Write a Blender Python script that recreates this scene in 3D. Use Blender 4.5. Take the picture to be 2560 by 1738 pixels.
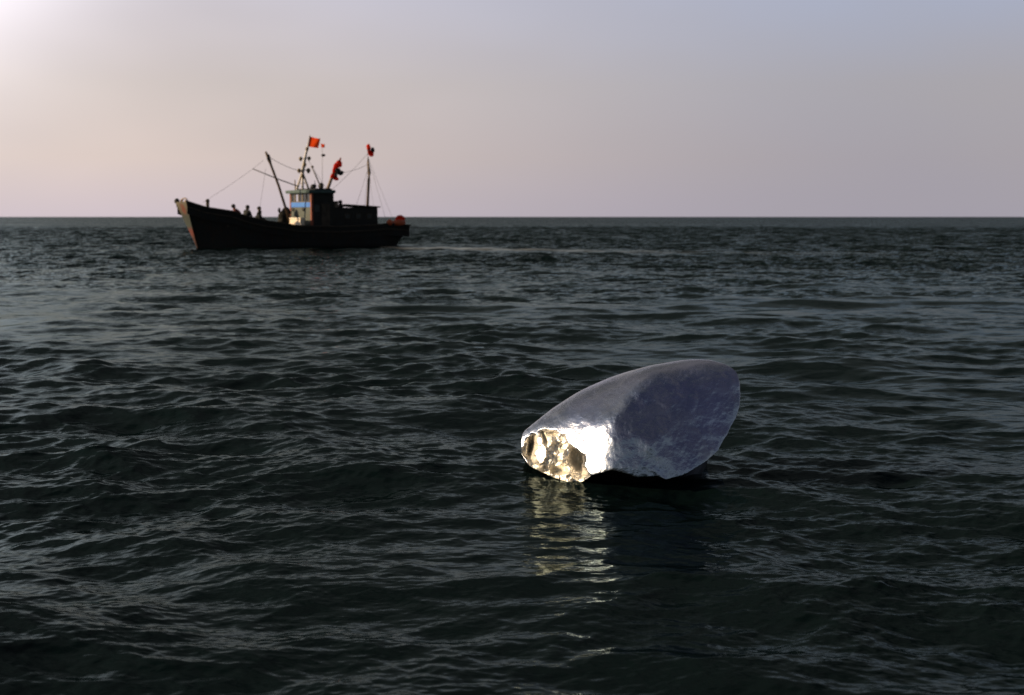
import bpy, math, random
import numpy as np
from mathutils import Vector, Matrix

for o in list(bpy.data.objects):
    bpy.data.objects.remove(o)
S = bpy.context.scene
COL = S.collection
R = math.radians

# ------------------------------------------------------------------ camera
CAM_H = 2.0
FPX = 3556.0                       # focal length in pixels of the 2560 px wide photograph
PITCH = math.atan(327 / FPX)
cd = bpy.data.cameras.new('camera')
cam = bpy.data.objects.new('camera', cd)
COL.objects.link(cam)
cam.location = (0, 0, CAM_H)
cam.rotation_euler = (R(90) - PITCH, 0, 0)
cd.sensor_width = 36
cd.lens = 36 * FPX / 2560
cd.clip_start = 0.1
cd.clip_end = 40000
cd.dof.use_dof = True
cd.dof.focus_distance = 10.7
cd.dof.aperture_fstop = 2.9
S.camera = cam
S.render.resolution_x, S.render.resolution_y = 1024, 695

# ------------------------------------------------------------------ light
SUN_AZ = 94.0      # degrees left of the view direction
SUN_EL = 15.0
sd = Vector((-math.sin(R(SUN_AZ)) * math.cos(R(SUN_EL)), math.cos(R(SUN_AZ)) * math.cos(R(SUN_EL)), math.sin(R(SUN_EL))))
sl = bpy.data.lights.new('sun', 'SUN')
sun = bpy.data.objects.new('sun', sl)
COL.objects.link(sun)
sun.rotation_euler = sd.to_track_quat('Z', 'Y').to_euler()
sl.energy = 5.0
sl.angle = R(0.8)
sl.color = (1.0, 0.76, 0.48)

S.view_settings.view_transform = 'Standard'
S.view_settings.look = 'None'
S.view_settings.exposure = 0
S.view_settings.gamma = 1


class NT:
    """small helper for building node trees"""
    def __init__(s, tree):
        s.t = tree
        s.t.nodes.clear()

    def n(s, typ, **kw):
        nd = s.t.nodes.new(typ)
        for k, v in kw.items():
            if k.startswith('i_'):
                key = k[2:]
                key = int(key) if key.isdigit() else key.replace('_', ' ')
                if isinstance(v, bpy.types.NodeSocket):
                    s.t.links.new(v, nd.inputs[key])
                else:
                    nd.inputs[key].default_value = v
            else:
                setattr(nd, k, v)
        return nd

    def m(s, op, a, b=None, c=None, clamp=False):
        nd = s.t.nodes.new('ShaderNodeMath')
        nd.operation = op
        nd.use_clamp = clamp
        for i, v in enumerate((a, b, c)):
            if v is None:
                continue
            if isinstance(v, bpy.types.NodeSocket):
                s.t.links.new(v, nd.inputs[i])
            else:
                nd.inputs[i].default_value = v
        return nd.outputs[0]

    def vm(s, op, a, b=None, scale=None):
        nd = s.t.nodes.new('ShaderNodeVectorMath')
        nd.operation = op
        for i, v in enumerate((a, b)):
            if v is None:
                continue
            if isinstance(v, bpy.types.NodeSocket):
                s.t.links.new(v, nd.inputs[i])
            else:
                nd.inputs[i].default_value = v
        if scale is not None:
            if isinstance(scale, bpy.types.NodeSocket):
                s.t.links.new(scale, nd.inputs['Scale'])
            else:
                nd.inputs['Scale'].default_value = scale
        return nd.outputs['Value'] if op in ('DOT_PRODUCT', 'LENGTH') else nd.outputs['Vector']

    def mix(s, f, a, b, mode='MIX'):
        nd = s.t.nodes.new('ShaderNodeMix')
        nd.data_type = 'RGBA'
        nd.blend_type = mode
        for idx, v in ((0, f), (6, a), (7, b)):
            if isinstance(v, bpy.types.NodeSocket):
                s.t.links.new(v, nd.inputs[idx])
            else:
                nd.inputs[idx].default_value = v if idx == 0 else (tuple(v) + (1,) if len(v) == 3 else v)
        return nd.outputs[2]

    def ramp(s, f, pts, interp='LINEAR'):
        nd = s.t.nodes.new('ShaderNodeValToRGB')
        cr = nd.color_ramp
        cr.interpolation = interp
        while len(cr.elements) < len(pts):
            cr.elements.new(0.5)
        for e, (p, c) in zip(cr.elements, pts):
            e.position = p
            e.color = tuple(c) + (1,) if len(c) == 3 else c
        s.t.links.new(f, nd.inputs[0])
        return nd.outputs[0]

    def link(s, a, b):
        s.t.links.new(a, b)


# sky: hazy evening air, pale and warm round the sun, violet grey ahead, darker blue overhead and behind
W = bpy.data.worlds.new('World')
S.world = W
W.use_nodes = True
w = NT(W.node_tree)
gen = w.n('ShaderNodeTexCoord').outputs['Generated']
sky = w.n('ShaderNodeTexSky', sky_type='NISHITA', sun_disc=False, sun_elevation=R(SUN_EL),
          sun_rotation=R(-SUN_AZ), dust_density=6.0, air_density=1.2, ozone_density=2.0)
sep = w.n('ShaderNodeSeparateXYZ', i_0=gen)
zz = w.m('MAXIMUM', sep.outputs[2], 0.0)
# haze ahead (right of the view, cool) by elevation
SKY_R = [(0.0, (.36, .335, .395)), (0.04, (.375, .35, .39)), (0.09, (.385, .38, .43)), (0.15, (.385, .435, .58)), (0.18, (.16, .19, .25)), (0.22, (.06, .072, .085)), (0.29, (.022, .03, .032)), (0.45, (.011, .016, .017)), (0.8, (.008, .012, .014)), (1.0, (.02, .03, .05))]
SKY_L = [(0.0, (.66, .56, .60)), (0.04, (.75, .62, .56)), (0.09, (.75, .65, .60)), (0.15, (.75, .69, .74)), (0.18, (.26, .24, .26)), (0.22, (.09, .085, .08)), (0.29, (.028, .032, .032)), (0.45, (.012, .016, .017)), (0.8, (.008, .012, .014)), (1.0, (.02, .03, .05))]
SKY_B = [(0.0, (.12, .145, .17)), (0.36, (.105, .13, .155)), (0.50, (.050, .058, .085)), (0.65, (.036, .038, .066)), (0.85, (.032, .033, .058)), (1.0, (.02, .03, .05))]
cr_ = w.ramp(zz, SKY_R)
cl_ = w.ramp(zz, SKY_L)
cb_ = w.ramp(zz, SKY_B)
hl = w.vm('LENGTH', w.n('ShaderNodeCombineXYZ', i_0=sep.outputs[0], i_1=sep.outputs[1]).outputs[0])
hx = w.m('DIVIDE', sep.outputs[0], w.m('MAXIMUM', hl, 0.001))
hy = w.m('DIVIDE', sep.outputs[1], w.m('MAXIMUM', hl, 0.001))
side = w.n('ShaderNodeMapRange', interpolation_type='SMOOTHSTEP', i_Value=hx, i_From_Min=-0.42, i_From_Max=0.30).outputs[0]
front = w.mix(side, cl_, cr_)
# very soft, large smog banks
ns = w.n('ShaderNodeTexNoise', i_Vector=w.vm('MULTIPLY', gen, (2.2, 2.2, 7.0)), i_Scale=1.0, i_Detail=3.0, i_Roughness=0.5).outputs[0]
front = w.mix(w.m('MULTIPLY', w.m('SUBTRACT', ns, 0.38, clamp=True), 1.5, clamp=True), front, (.41, .375, .375))
back = w.n('ShaderNodeMapRange', interpolation_type='SMOOTHSTEP', i_Value=hy, i_From_Min=0.55, i_From_Max=-0.35).outputs[0]
# the sun side (left, outside the frame) stays bright; the opposite side is darker
cosun = w.vm('DOT_PRODUCT', gen, tuple(sd))
base = w.mix(back, front, cb_)
g1 = w.m('POWER', w.m('MAXIMUM', cosun, 0.0), 4.0)
glow = w.mix(1.0, (1, 1, 1), (.82, .87, .97), 'MULTIPLY')
c = w.vm('ADD', base, w.vm('SCALE', glow, scale=w.m('MULTIPLY', g1, 0.75)))
# bright bank of lit haze, upper left
bd = Vector((-math.sin(R(24.5)) * math.cos(R(12.5)), math.cos(R(24.5)) * math.cos(R(12.5)), math.sin(R(12.5))))
cb2 = w.m('MAXIMUM', w.vm('DOT_PRODUCT', gen, tuple(bd)), 0.0)
g2 = w.m('POWER', cb2, 150.0)
c = w.vm('ADD', c, w.vm('SCALE', (1.1, 1.05, 1.15), scale=g2))
nish = w.vm('SCALE', sky.outputs[0], scale=0.10)
c = w.vm('ADD', w.vm('SCALE', c, scale=1.0), w.vm('SCALE', nish, scale=0.02))
bg = w.n('ShaderNodeBackground', i_Color=c, i_Strength=1.0)
out = w.n('ShaderNodeOutputWorld')
w.link(bg.outputs[0], out.inputs[0])


# ------------------------------------------------------------------ helpers
def ray(px, py):
    """direction through a point of the photograph (2560 px wide)"""
    x = (px - 1280) / FPX
    y = -(py - 869) / FPX
    return np.array([x + 0 * y, math.cos(PITCH) + y * math.sin(PITCH), -math.sin(PITCH) + y * math.cos(PITCH)])


def tag(o, label=None, cat=None, group=None, kind=None):
    if label: o['label'] = label
    if cat: o['category'] = cat
    if group: o['group'] = group
    if kind: o['kind'] = kind
    return o


def new_mesh(name, verts, quads, mat, parent=None, smooth=True):
    me = bpy.data.meshes.new(name)
    verts = np.asarray(verts, dtype=np.float32)
    quads = np.asarray(quads, dtype=np.int32)
    me.vertices.add(len(verts))
    me.vertices.foreach_set('co', verts.ravel())
    nf, k = quads.shape
    me.loops.add(nf * k)
    me.loops.foreach_set('vertex_index', quads.ravel())
    me.polygons.add(nf)
    me.polygons.foreach_set('loop_start', np.arange(0, nf * k, k, dtype=np.int32))
    me.polygons.foreach_set('loop_total', np.full(nf, k, dtype=np.int32))
    me.update(calc_edges=True)
    me.validate()
    me.polygons.foreach_set('use_smooth', np.full(len(me.polygons), smooth))
    me.materials.append(mat)
    o = bpy.data.objects.new(name, me)
    COL.objects.link(o)
    if parent: o.parent = parent
    return o


class MB:
    """collects simple shapes and links them as one mesh object"""
    def __init__(s):
        s.v = []
        s.f = []

    def add(s, vs, fs):
        b = len(s.v)
        s.v += [tuple(v) for v in vs]
        s.f += [tuple(i + b for i in f) for f in fs]
        return s

    def box(s, x0, x1, y0, y1, z0, z1, tx=0, ty=0):
        # tx, ty: how much the top is drawn in
        vs = [(x0, y0, z0), (x1, y0, z0), (x1, y1, z0), (x0, y1, z0),
              (x0 + tx, y0 + ty, z1), (x1 - tx, y0 + ty, z1), (x1 - tx, y1 - ty, z1), (x0 + tx, y1 - ty, z1)]
        return s.add(vs, [(3, 2, 1, 0), (4, 5, 6, 7), (0, 1, 5, 4), (1, 2, 6, 5), (2, 3, 7, 6), (3, 0, 4, 7)])

    def prism(s, poly, z0, z1, grow=0.0):
        n = len(poly)
        cx = sum(p[0] for p in poly) / n
        cy = sum(p[1] for p in poly) / n
        top = [(cx + (p[0] - cx) * (1 + grow), cy + (p[1] - cy) * (1 + grow), z1) for p in poly]
        vs = [(p[0], p[1], z0) for p in poly] + top
        fs = [tuple(range(n - 1, -1, -1)), tuple(range(n, 2 * n))] + [(i, (i + 1) % n, n + (i + 1) % n, n + i) for i in range(n)]
        return s.add(vs, fs)

    def tube(s, pts, r, seg=8):
        pts = [Vector(p) for p in pts]
        rs = r if isinstance(r, (list, tuple)) else [r] * len(pts)
        vs, fs = [], []
        up = Vector((0, 0, 1))
        for i, p in enumerate(pts):
            d = (pts[min(i + 1, len(pts) - 1)] - pts[max(i - 1, 0)]).normalized()
            a = d.cross(up)
            if a.length < 1e-3: a = d.cross(Vector((1, 0, 0)))
            a.normalize()
            b = d.cross(a)
            for k in range(seg):
                t = 2 * math.pi * k / seg
                vs.append(p + (a * math.cos(t) + b * math.sin(t)) * rs[i])
        for i in range(len(pts) - 1):
            for k in range(seg):
                k2 = (k + 1) % seg
                fs.append((i * seg + k, i * seg + k2, (i + 1) * seg + k2, (i + 1) * seg + k))
        fs.append(tuple(range(seg - 1, -1, -1)))
        fs.append(tuple(range((len(pts) - 1) * seg, len(pts) * seg)))
        return s.add(vs, fs)

    def ball(s, c, r, nu=12, nv=8, lump=0.0, seed=0):
        rx, ry, rz = (r, r, r) if not isinstance(r, (tuple, list)) else r
        rnd = random.Random(seed)
        ph = [rnd.uniform(0, 6.28) for _ in range(6)]
        vs = []
        for j in range(1, nv):
            v = math.pi * j / nv
            for i in range(nu):
                u = 2 * math.pi * i / nu
                d = 1 + lump * (math.sin(3 * u + ph[0] + 2 * v) * .5 + math.sin(5 * v + ph[1] + u) * .35 + math.sin(7 * u + 4 * v + ph[2]) * .3)
                vs.append((c[0] + rx * d * math.sin(v) * math.cos(u), c[1] + ry * d * math.sin(v) * math.sin(u), c[2] + rz * d * math.cos(v)))
        n = len(vs)
        vs += [(c[0], c[1], c[2] + rz), (c[0], c[1], c[2] - rz)]
        fs = []
        for j in range(nv - 2):
            for i in range(nu):
                i2 = (i + 1) % nu
                fs.append((j * nu + i, (j + 1) * nu + i, (j + 1) * nu + i2, j * nu + i2))
        for i in range(nu):
            i2 = (i + 1) % nu
            fs.append((n, i, i2))
            fs.append((n + 1, (nv - 2) * nu + i2, (nv - 2) * nu + i))
        return s.add(vs, fs)

    def sheet(s, P, thick):
        """grid of points P[i][j] turned into a sheet with thickness along its normal"""
        ni, nj = len(P), len(P[0])
        n = ((Vector(P[-1][0]) - Vector(P[0][0])).cross(Vector(P[0][-1]) - Vector(P[0][0]))).normalized() * thick
        A = [Vector(P[i][j]) for i in range(ni) for j in range(nj)]
        vs = A + [p + n for p in A]
        m = ni * nj
        fs = []
        for i in range(ni - 1):
            for j in range(nj - 1):
                q = (i * nj + j, (i + 1) * nj + j, (i + 1) * nj + j + 1, i * nj + j + 1)
                fs.append(q)
                fs.append(tuple(k + m for k in reversed(q)))
        rim = [i * nj for i in range(ni)] + [(ni - 1) * nj + j for j in range(1, nj)] + [i * nj + nj - 1 for i in range(ni - 2, -1, -1)] + [j for j in range(nj - 2, 0, -1)]
        for a, b in zip(rim, rim[1:] + rim[:1]):
            fs.append((a, b, b + m, a + m))
        return s.add(vs, fs)

    def build(s, name, mat, parent=None, smooth=False, bevel=0.0):
        me = bpy.data.meshes.new(name)
        me.from_pydata(s.v, [], s.f)
        me.update()
        import bmesh
        bm = bmesh.new()
        bm.from_mesh(me)
        bmesh.ops.recalc_face_normals(bm, faces=bm.faces)
        if bevel:
            bmesh.ops.bevel(bm, geom=[e for e in bm.edges if len(e.link_faces) == 2 and e.calc_face_angle(0) > 0.5],
                            offset=bevel, segments=2, affect='EDGES', clamp_overlap=True)
        bm.to_mesh(me)
        bm.free()
        if smooth:
            for p in me.polygons: p.use_smooth = True
        me.materials.append(mat)
        o = bpy.data.objects.new(name, me)
        COL.objects.link(o)
        if parent: o.parent = parent
        return o


def empty(name, loc, rz=0.0):
    o = bpy.data.objects.new(name, None)
    COL.objects.link(o)
    o.location = loc
    o.rotation_euler = (0, 0, rz)
    return o


def mat_paint(name, col, col2, rough=0.6, scale=3.0, bump=0.3, metal=0.0, cover=0.5, grime=None):
    """worn paint or timber: two tones in patches, streaks and a little bump"""
    m = bpy.data.materials.new(name)
    m.use_nodes = True
    t = NT(m.node_tree)
    oc = t.n('ShaderNodeTexCoord').outputs['Object']
    n1 = t.n('ShaderNodeTexNoise', i_Vector=oc, i_Scale=scale, i_Detail=6.0, i_Roughness=0.65).outputs[0]
    n2 = t.n('ShaderNodeTexNoise', i_Vector=t.vm('MULTIPLY', oc, (3.0, 3.0, .35)), i_Scale=scale * 1.6, i_Detail=4.0).outputs[0]
    f = t.n('ShaderNodeMapRange', i_Value=t.m('ADD', t.m('MULTIPLY', n1, .6), t.m('MULTIPLY', n2, .4)), i_From_Min=cover - .06, i_From_Max=cover + .08).outputs[0]
    c = t.mix(f, col, col2)
    if grime:
        f2 = t.n('ShaderNodeMapRange', i_Value=n2, i_From_Min=.58, i_From_Max=.72).outputs[0]
        c = t.mix(f2, c, grime)
    b = t.n('ShaderNodeBump', i_Strength=bump, i_Distance=0.02, i_Height=n1)
    p = t.n('ShaderNodeBsdfPrincipled', i_Base_Color=c, i_Roughness=t.m('ADD', t.m('MULTIPLY', n1, .3), rough - .15), i_Metallic=metal, i_Normal=b.outputs[0])
    o = t.n('ShaderNodeOutputMaterial')
    t.link(p.outputs[0], o.inputs[0])
    return m


M = {}
M['hull'] = mat_paint('hull_paint', (.008, .010, .010), (.014, .009, .006), .8, 1.2, .4, grime=(.03, .013, .006))
M['bottom_paint'] = mat_paint('bottom_paint', (.05, .012, .008), (.02, .012, .01), .8, 1.5, .4)
M['timber'] = mat_paint('weathered_timber', (.06, .045, .03), (.03, .022, .015), .8, 4, .5)
M['deck'] = mat_paint('deck_timber', (.09, .07, .05), (.05, .04, .03), .85, 5, .4)
M['pole'] = mat_paint('pole_timber', (.12, .075, .045), (.07, .045, .03), .7, 8, .3)
M['pale_pole'] = mat_paint('pale_pole', (.34, .25, .19), (.24, .18, .14), .65, 8, .2)
M['white'] = mat_paint('white_metal_paint', (.75, .70, .68), (.55, .48, .44), .5, 8, .1)
M['brass'] = mat_paint('brown_lamp', (.22, .16, .08), (.14, .10, .05), .4, 9, .1)
M['black'] = mat_paint('black_fabric', (.012, .012, .014), (.02, .02, .02), .7, 6, .3)
M['wire'] = mat_paint('grey_wire', (.26, .24, .24), (.2, .19, .19), .6, 20, .0)
M['green_roof'] = mat_paint('teal_roof_paint', (.05, .10, .095), (.035, .06, .06), .6, 4, .2)
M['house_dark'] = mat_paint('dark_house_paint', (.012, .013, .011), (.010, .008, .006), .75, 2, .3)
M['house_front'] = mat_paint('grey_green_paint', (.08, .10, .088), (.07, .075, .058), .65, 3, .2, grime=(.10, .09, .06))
M['house_wood'] = mat_paint('varnished_window_wood', (.13, .10, .065), (.09, .07, .04), .55, 6, .2)
M['blue'] = mat_paint('blue_band_paint', (.035, .17, .60), (.05, .22, .62), .5, 4, .1)
M['red_trim'] = mat_paint('red_trim_paint', (.35, .09, .045), (.20, .05, .03), .6, 6, .2)
M['flag'] = mat_paint('orange_red_cloth', (.95, .075, .012), (.75, .05, .01), .8, 5, .2)
M['red_cloth'] = mat_paint('red_cloth', (.62, .035, .015), (.40, .02, .012), .85, 6, .3)
M['orange'] = mat_paint('faded_orange_plastic', (.60, .12, .035), (.45, .07, .025), .55, 5, .2)
M['cream'] = mat_paint('cream_board', (.90, .80, .68), (.80, .62, .42), .6, 4, .2)
M['net'] = mat_paint('dark_netting', (.007, .008, .005), (.012, .008, .005), .95, 12, .8)
M['fender'] = mat_paint('black_rubber', (.02, .02, .02), (.03, .03, .028), .8, 6, .3)
M['skin'] = mat_paint('skin', (.40, .23, .15), (.36, .20, .13), .6, 5, .05)
M['jacket_dark'] = mat_paint('dark_jacket', (.03, .032, .03), (.02, .02, .022), .9, 6, .3)
M['jacket_red'] = mat_paint('red_collared_jacket', (.22, .04, .03), (.06, .03, .03), .9, 6, .3)
M['trousers'] = mat_paint('dark_trousers', (.02, .022, .03), (.03, .03, .03), .9, 6, .3)
M['hair'] = mat_paint('black_hair', (.012, .01, .01), (.02, .016, .012), .7, 20, .3)


def mat_cloth(name, col, col2):
    """thin flag cloth: the sun behind it shines through"""
    m = bpy.data.materials.new(name)
    m.use_nodes = True
    t = NT(m.node_tree)
    oc = t.n('ShaderNodeTexCoord').outputs['Object']
    n1 = t.n('ShaderNodeTexNoise', i_Vector=oc, i_Scale=4.0, i_Detail=4.0).outputs[0]
    c = t.mix(n1, col, col2)
    d = t.n('ShaderNodeBsdfDiffuse', i_Color=c)
    tr = t.n('ShaderNodeBsdfTranslucent', i_Color=c)
    mx = t.n('ShaderNodeMixShader', i_0=.55)
    t.link(d.outputs[0], mx.inputs[1]); t.link(tr.outputs[0], mx.inputs[2])
    o = t.n('ShaderNodeOutputMaterial')
    t.link(mx.outputs[0], o.inputs[0])
    return m


M['flag'] = mat_cloth('flag_cloth', (1.0, .11, .02), (.95, .07, .012))
M['red_cloth'] = mat_cloth('furled_cloth', (.95, .085, .03), (.75, .05, .018))


def mat_glass():
    m = bpy.data.materials.new('window_glass')
    m.use_nodes = True
    t = NT(m.node_tree)
    oc = t.n('ShaderNodeTexCoord').outputs['Object']
    n1 = t.n('ShaderNodeTexNoise', i_Vector=oc, i_Scale=6.0).outputs[0]
    p = t.n('ShaderNodeBsdfPrincipled', i_Base_Color=(.02, .02, .018, 1), i_Roughness=t.m('MULTIPLY', n1, .25), i_IOR=1.5)
    o = t.n('ShaderNodeOutputMaterial')
    t.link(p.outputs[0], o.inputs[0])
    return m


M['glass'] = mat_glass()


def mat_bow():
    """bow board: pale tan at the top with an orange patch, grey green below, red lead lowest"""
    m = bpy.data.materials.new('bow_board_paint')
    m.use_nodes = True
    t = NT(m.node_tree)
    oc = t.n('ShaderNodeTexCoord').outputs['Object']
    s = t.n('ShaderNodeSeparateXYZ', i_0=oc)
    nz = t.n('ShaderNodeTexNoise', i_Vector=oc, i_Scale=4.0, i_Detail=5.0).outputs[0]
    z = t.m('ADD', s.outputs[2], t.m('MULTIPLY', t.m('SUBTRACT', nz, .5), .55))
    zz = t.m('DIVIDE', z, 3.2)
    c = t.ramp(zz, [(0.0, (.05, .015, .01)), (0.22, (.07, .02, .012)), (.27, (.13, .022, .012)), (.36, (.12, .02, .012)), (.44, (.035, .045, .036)), (.62, (.03, .036, .026)), (.72, (.06, .048, .03)), (.9, (.13, .11, .075))])
    d = t.vm('LENGTH', t.vm('SUBTRACT', oc, (7.85, .12, 2.52)))
    f = t.n('ShaderNodeMapRange', i_Value=t.m('ADD', d, t.m('MULTIPLY', t.m('SUBTRACT', nz, .5), .5)), i_From_Min=.42, i_From_Max=.26).outputs[0]
    c = t.mix(f, c, (.13, .03, .012))
    b = t.n('ShaderNodeBump', i_Strength=.4, i_Distance=.03, i_Height=nz)
    p = t.n('ShaderNodeBsdfPrincipled', i_Base_Color=c, i_Roughness=.7, i_Normal=b.outputs[0])
    o = t.n('ShaderNodeOutputMaterial')
    t.link(p.outputs[0], o.inputs[0])
    return m


M['bow'] = mat_bow()


# ------------------------------------------------------------------ sea
def band(L, N, lmin, lmax, slope, wdir, spread, seed, kp=None):
    """one periodic tile of wind waves limited to a band of wavelengths; returns height and choppy shifts"""
    rg = np.random.RandomState(seed)
    k1 = 2 * np.pi * np.fft.fftfreq(N, L / N)
    kx, ky = np.meshgrid(k1, k1)
    k = np.hypot(kx, ky)
    k[0, 0] = 1
    lam = 2 * np.pi / k
    P = k ** -3.6
    if kp: P *= np.exp(-(kp / k) ** 2 * 1.2)
    cosw = (kx * math.cos(wdir) + ky * math.sin(wdir)) / k
    P *= (np.abs(cosw) ** spread) * .85 + .15
    w_ = np.clip((lam - lmin * .85) / (lmin * .3), 0, 1) * np.clip((lmax * 1.15 - lam) / (lmax * .3), 0, 1)
    P *= w_
    P[0, 0] = 0
    a = (rg.normal(size=(N, N)) + 1j * rg.normal(size=(N, N))) * np.sqrt(P)
    h = np.real(np.fft.ifft2(a))
    dx = np.real(np.fft.ifft2(a * 1j * kx / k))
    dy = np.real(np.fft.ifft2(a * 1j * ky / k))
    sx = np.real(np.fft.ifft2(a * 1j * kx))
    sy = np.real(np.fft.ifft2(a * 1j * ky))
    q = slope / math.sqrt((sx ** 2 + sy ** 2).mean())
    return (np.stack([dx, dy, h]) * q).astype(np.float32), L, N


def sample(b, x, y, rot):
    T, L, N = b
    c, s = math.cos(rot), math.sin(rot)
    u = (x * c + y * s) / L * N
    v = (-x * s + y * c) / L * N
    iu = np.floor(u); iv = np.floor(v)
    fu = (u - iu).astype(np.float32); fv = (v - iv).astype(np.float32)
    iu = iu.astype(np.int64) % N; iv = iv.astype(np.int64) % N
    iu1 = (iu + 1) % N; iv1 = (iv + 1) % N
    o = T[:, iv, iu] * (1 - fu) * (1 - fv) + T[:, iv, iu1] * fu * (1 - fv) + T[:, iv1, iu] * (1 - fu) * fv + T[:, iv1, iu1] * fu * fv
    return o[0] * c - o[1] * s, o[0] * s + o[1] * c, o[2]


def smooth_noise(x, y, scale, seed):
    rg = np.random.RandomState(seed)
    G = rg.rand(128, 128).astype(np.float32)
    u = x / scale + 500.3; v = y / scale + 500.7
    iu = np.floor(u).astype(np.int64); iv = np.floor(v).astype(np.int64)
    fu = (u - iu); fv = (v - iv)
    fu = fu * fu * (3 - 2 * fu); fv = fv * fv * (3 - 2 * fv)
    iu %= 128; iv %= 128
    iu1 = (iu + 1) % 128; iv1 = (iv + 1) % 128
    return G[iv, iu] * (1 - fu) * (1 - fv) + G[iv, iu1] * fu * (1 - fv) + G[iv1, iu] * (1 - fu) * fv + G[iv1, iu1] * fu * fv


def mat_sea():
    m = bpy.data.materials.new('sea_water')
    m.use_nodes = True
    t = NT(m.node_tree)
    oc = t.n('ShaderNodeTexCoord').outputs['Object']
    a1 = t.n('ShaderNodeTexNoise', i_Vector=t.vm('MULTIPLY', oc, (1.0, 1.7, 1.0)), i_Scale=9.0, i_Detail=3.0, i_Roughness=.55, i_Distortion=.4).outputs[0]
    dist = t.vm('LENGTH', oc)
    ruf = t.n('ShaderNodeAttribute', attribute_name='ruffle').outputs['Fac']
    far = t.n('ShaderNodeMapRange', i_Value=dist, i_From_Min=14.0, i_From_Max=60.0, i_To_Max=1.0).outputs[0]
    vn = t.n('ShaderNodeTexNoise', i_Vector=t.vm('MULTIPLY', oc, (1.0, 1.35, 1.0)), i_Scale=4.2, i_Detail=3.0, i_Roughness=.65, i_Distortion=.3).outputs[1]
    vv = t.vm('MULTIPLY', t.vm('SUBTRACT', vn, (.5, .5, .5)), (1.25, 1.55, 0.0))
    vfar = t.n('ShaderNodeMapRange', i_Value=dist, i_From_Min=150.0, i_From_Max=500.0, i_To_Max=.5).outputs[0]
    vv = t.vm('SCALE', vv, scale=t.m('ADD', t.m('MULTIPLY', far, ruf), vfar))
    vl = t.n('ShaderNodeTexNoise', i_Vector=t.vm('MULTIPLY', oc, (1.0, .22, 1.0)), i_Scale=.55, i_Detail=4.0, i_Roughness=.65).outputs[1]
    far2 = t.n('ShaderNodeMapRange', i_Value=dist, i_From_Min=60.0, i_From_Max=180.0, i_To_Max=.75).outputs[0]
    vv = t.vm('ADD', vv, t.vm('SCALE', t.vm('MULTIPLY', t.vm('SUBTRACT', vl, (.5, .58, .5)), (.3, 1.3, 0.0)), scale=far2))
    gn = t.n('ShaderNodeNewGeometry').outputs['Normal']
    nn = t.vm('NORMALIZE', t.vm('ADD', gn, vv))
    b2 = t.n('ShaderNodeBump', i_Strength=t.m('MINIMUM', ruf, 1.0), i_Distance=.0045, i_Height=a1, i_Normal=nn)
    ro = t.n('ShaderNodeMapRange', i_Value=dist, i_From_Min=30.0, i_From_Max=300.0, i_To_Min=.06, i_To_Max=.16).outputs[0]
    fr = t.n('ShaderNodeFresnel', i_IOR=1.333, i_Normal=b2.outputs[0])
    d = t.n('ShaderNodeBsdfDiffuse', i_Color=(.0032, .008, .0085, 1), i_Normal=b2.outputs[0])
    g = t.n('ShaderNodeBsdfAnisotropic', i_Color=(.315, .385, .385, 1), i_Roughness=ro, i_Normal=b2.outputs[0])
    mx = t.n('ShaderNodeMixShader', i_0=fr.outputs[0])
    t.link(d.outputs[0], mx.inputs[1]); t.link(g.outputs[0], mx.inputs[2])
    fo = t.n('ShaderNodeAttribute', attribute_name='foam').outputs['Fac']
    fn = t.n('ShaderNodeTexNoise', i_Vector=t.vm('MULTIPLY', oc, (.5, 1.0, 1.0)), i_Scale=1.3, i_Detail=5.0, i_Roughness=.7).outputs[0]
    ff = t.m('MULTIPLY', fo, t.n('ShaderNodeMapRange', i_Value=fn, i_From_Min=.36, i_From_Max=.54).outputs[0])
    fd = t.n('ShaderNodeBsdfDiffuse', i_Color=(.75, .75, .74, 1))
    m2 = t.n('ShaderNodeMixShader', i_0=t.m('MULTIPLY', ff, .60))
    t.link(mx.outputs[0], m2.inputs[1]); t.link(fd.outputs[0], m2.inputs[2])
    o = t.n('ShaderNodeOutputMaterial')
    t.link(m2.outputs[0], o.inputs[0])
    return m


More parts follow.
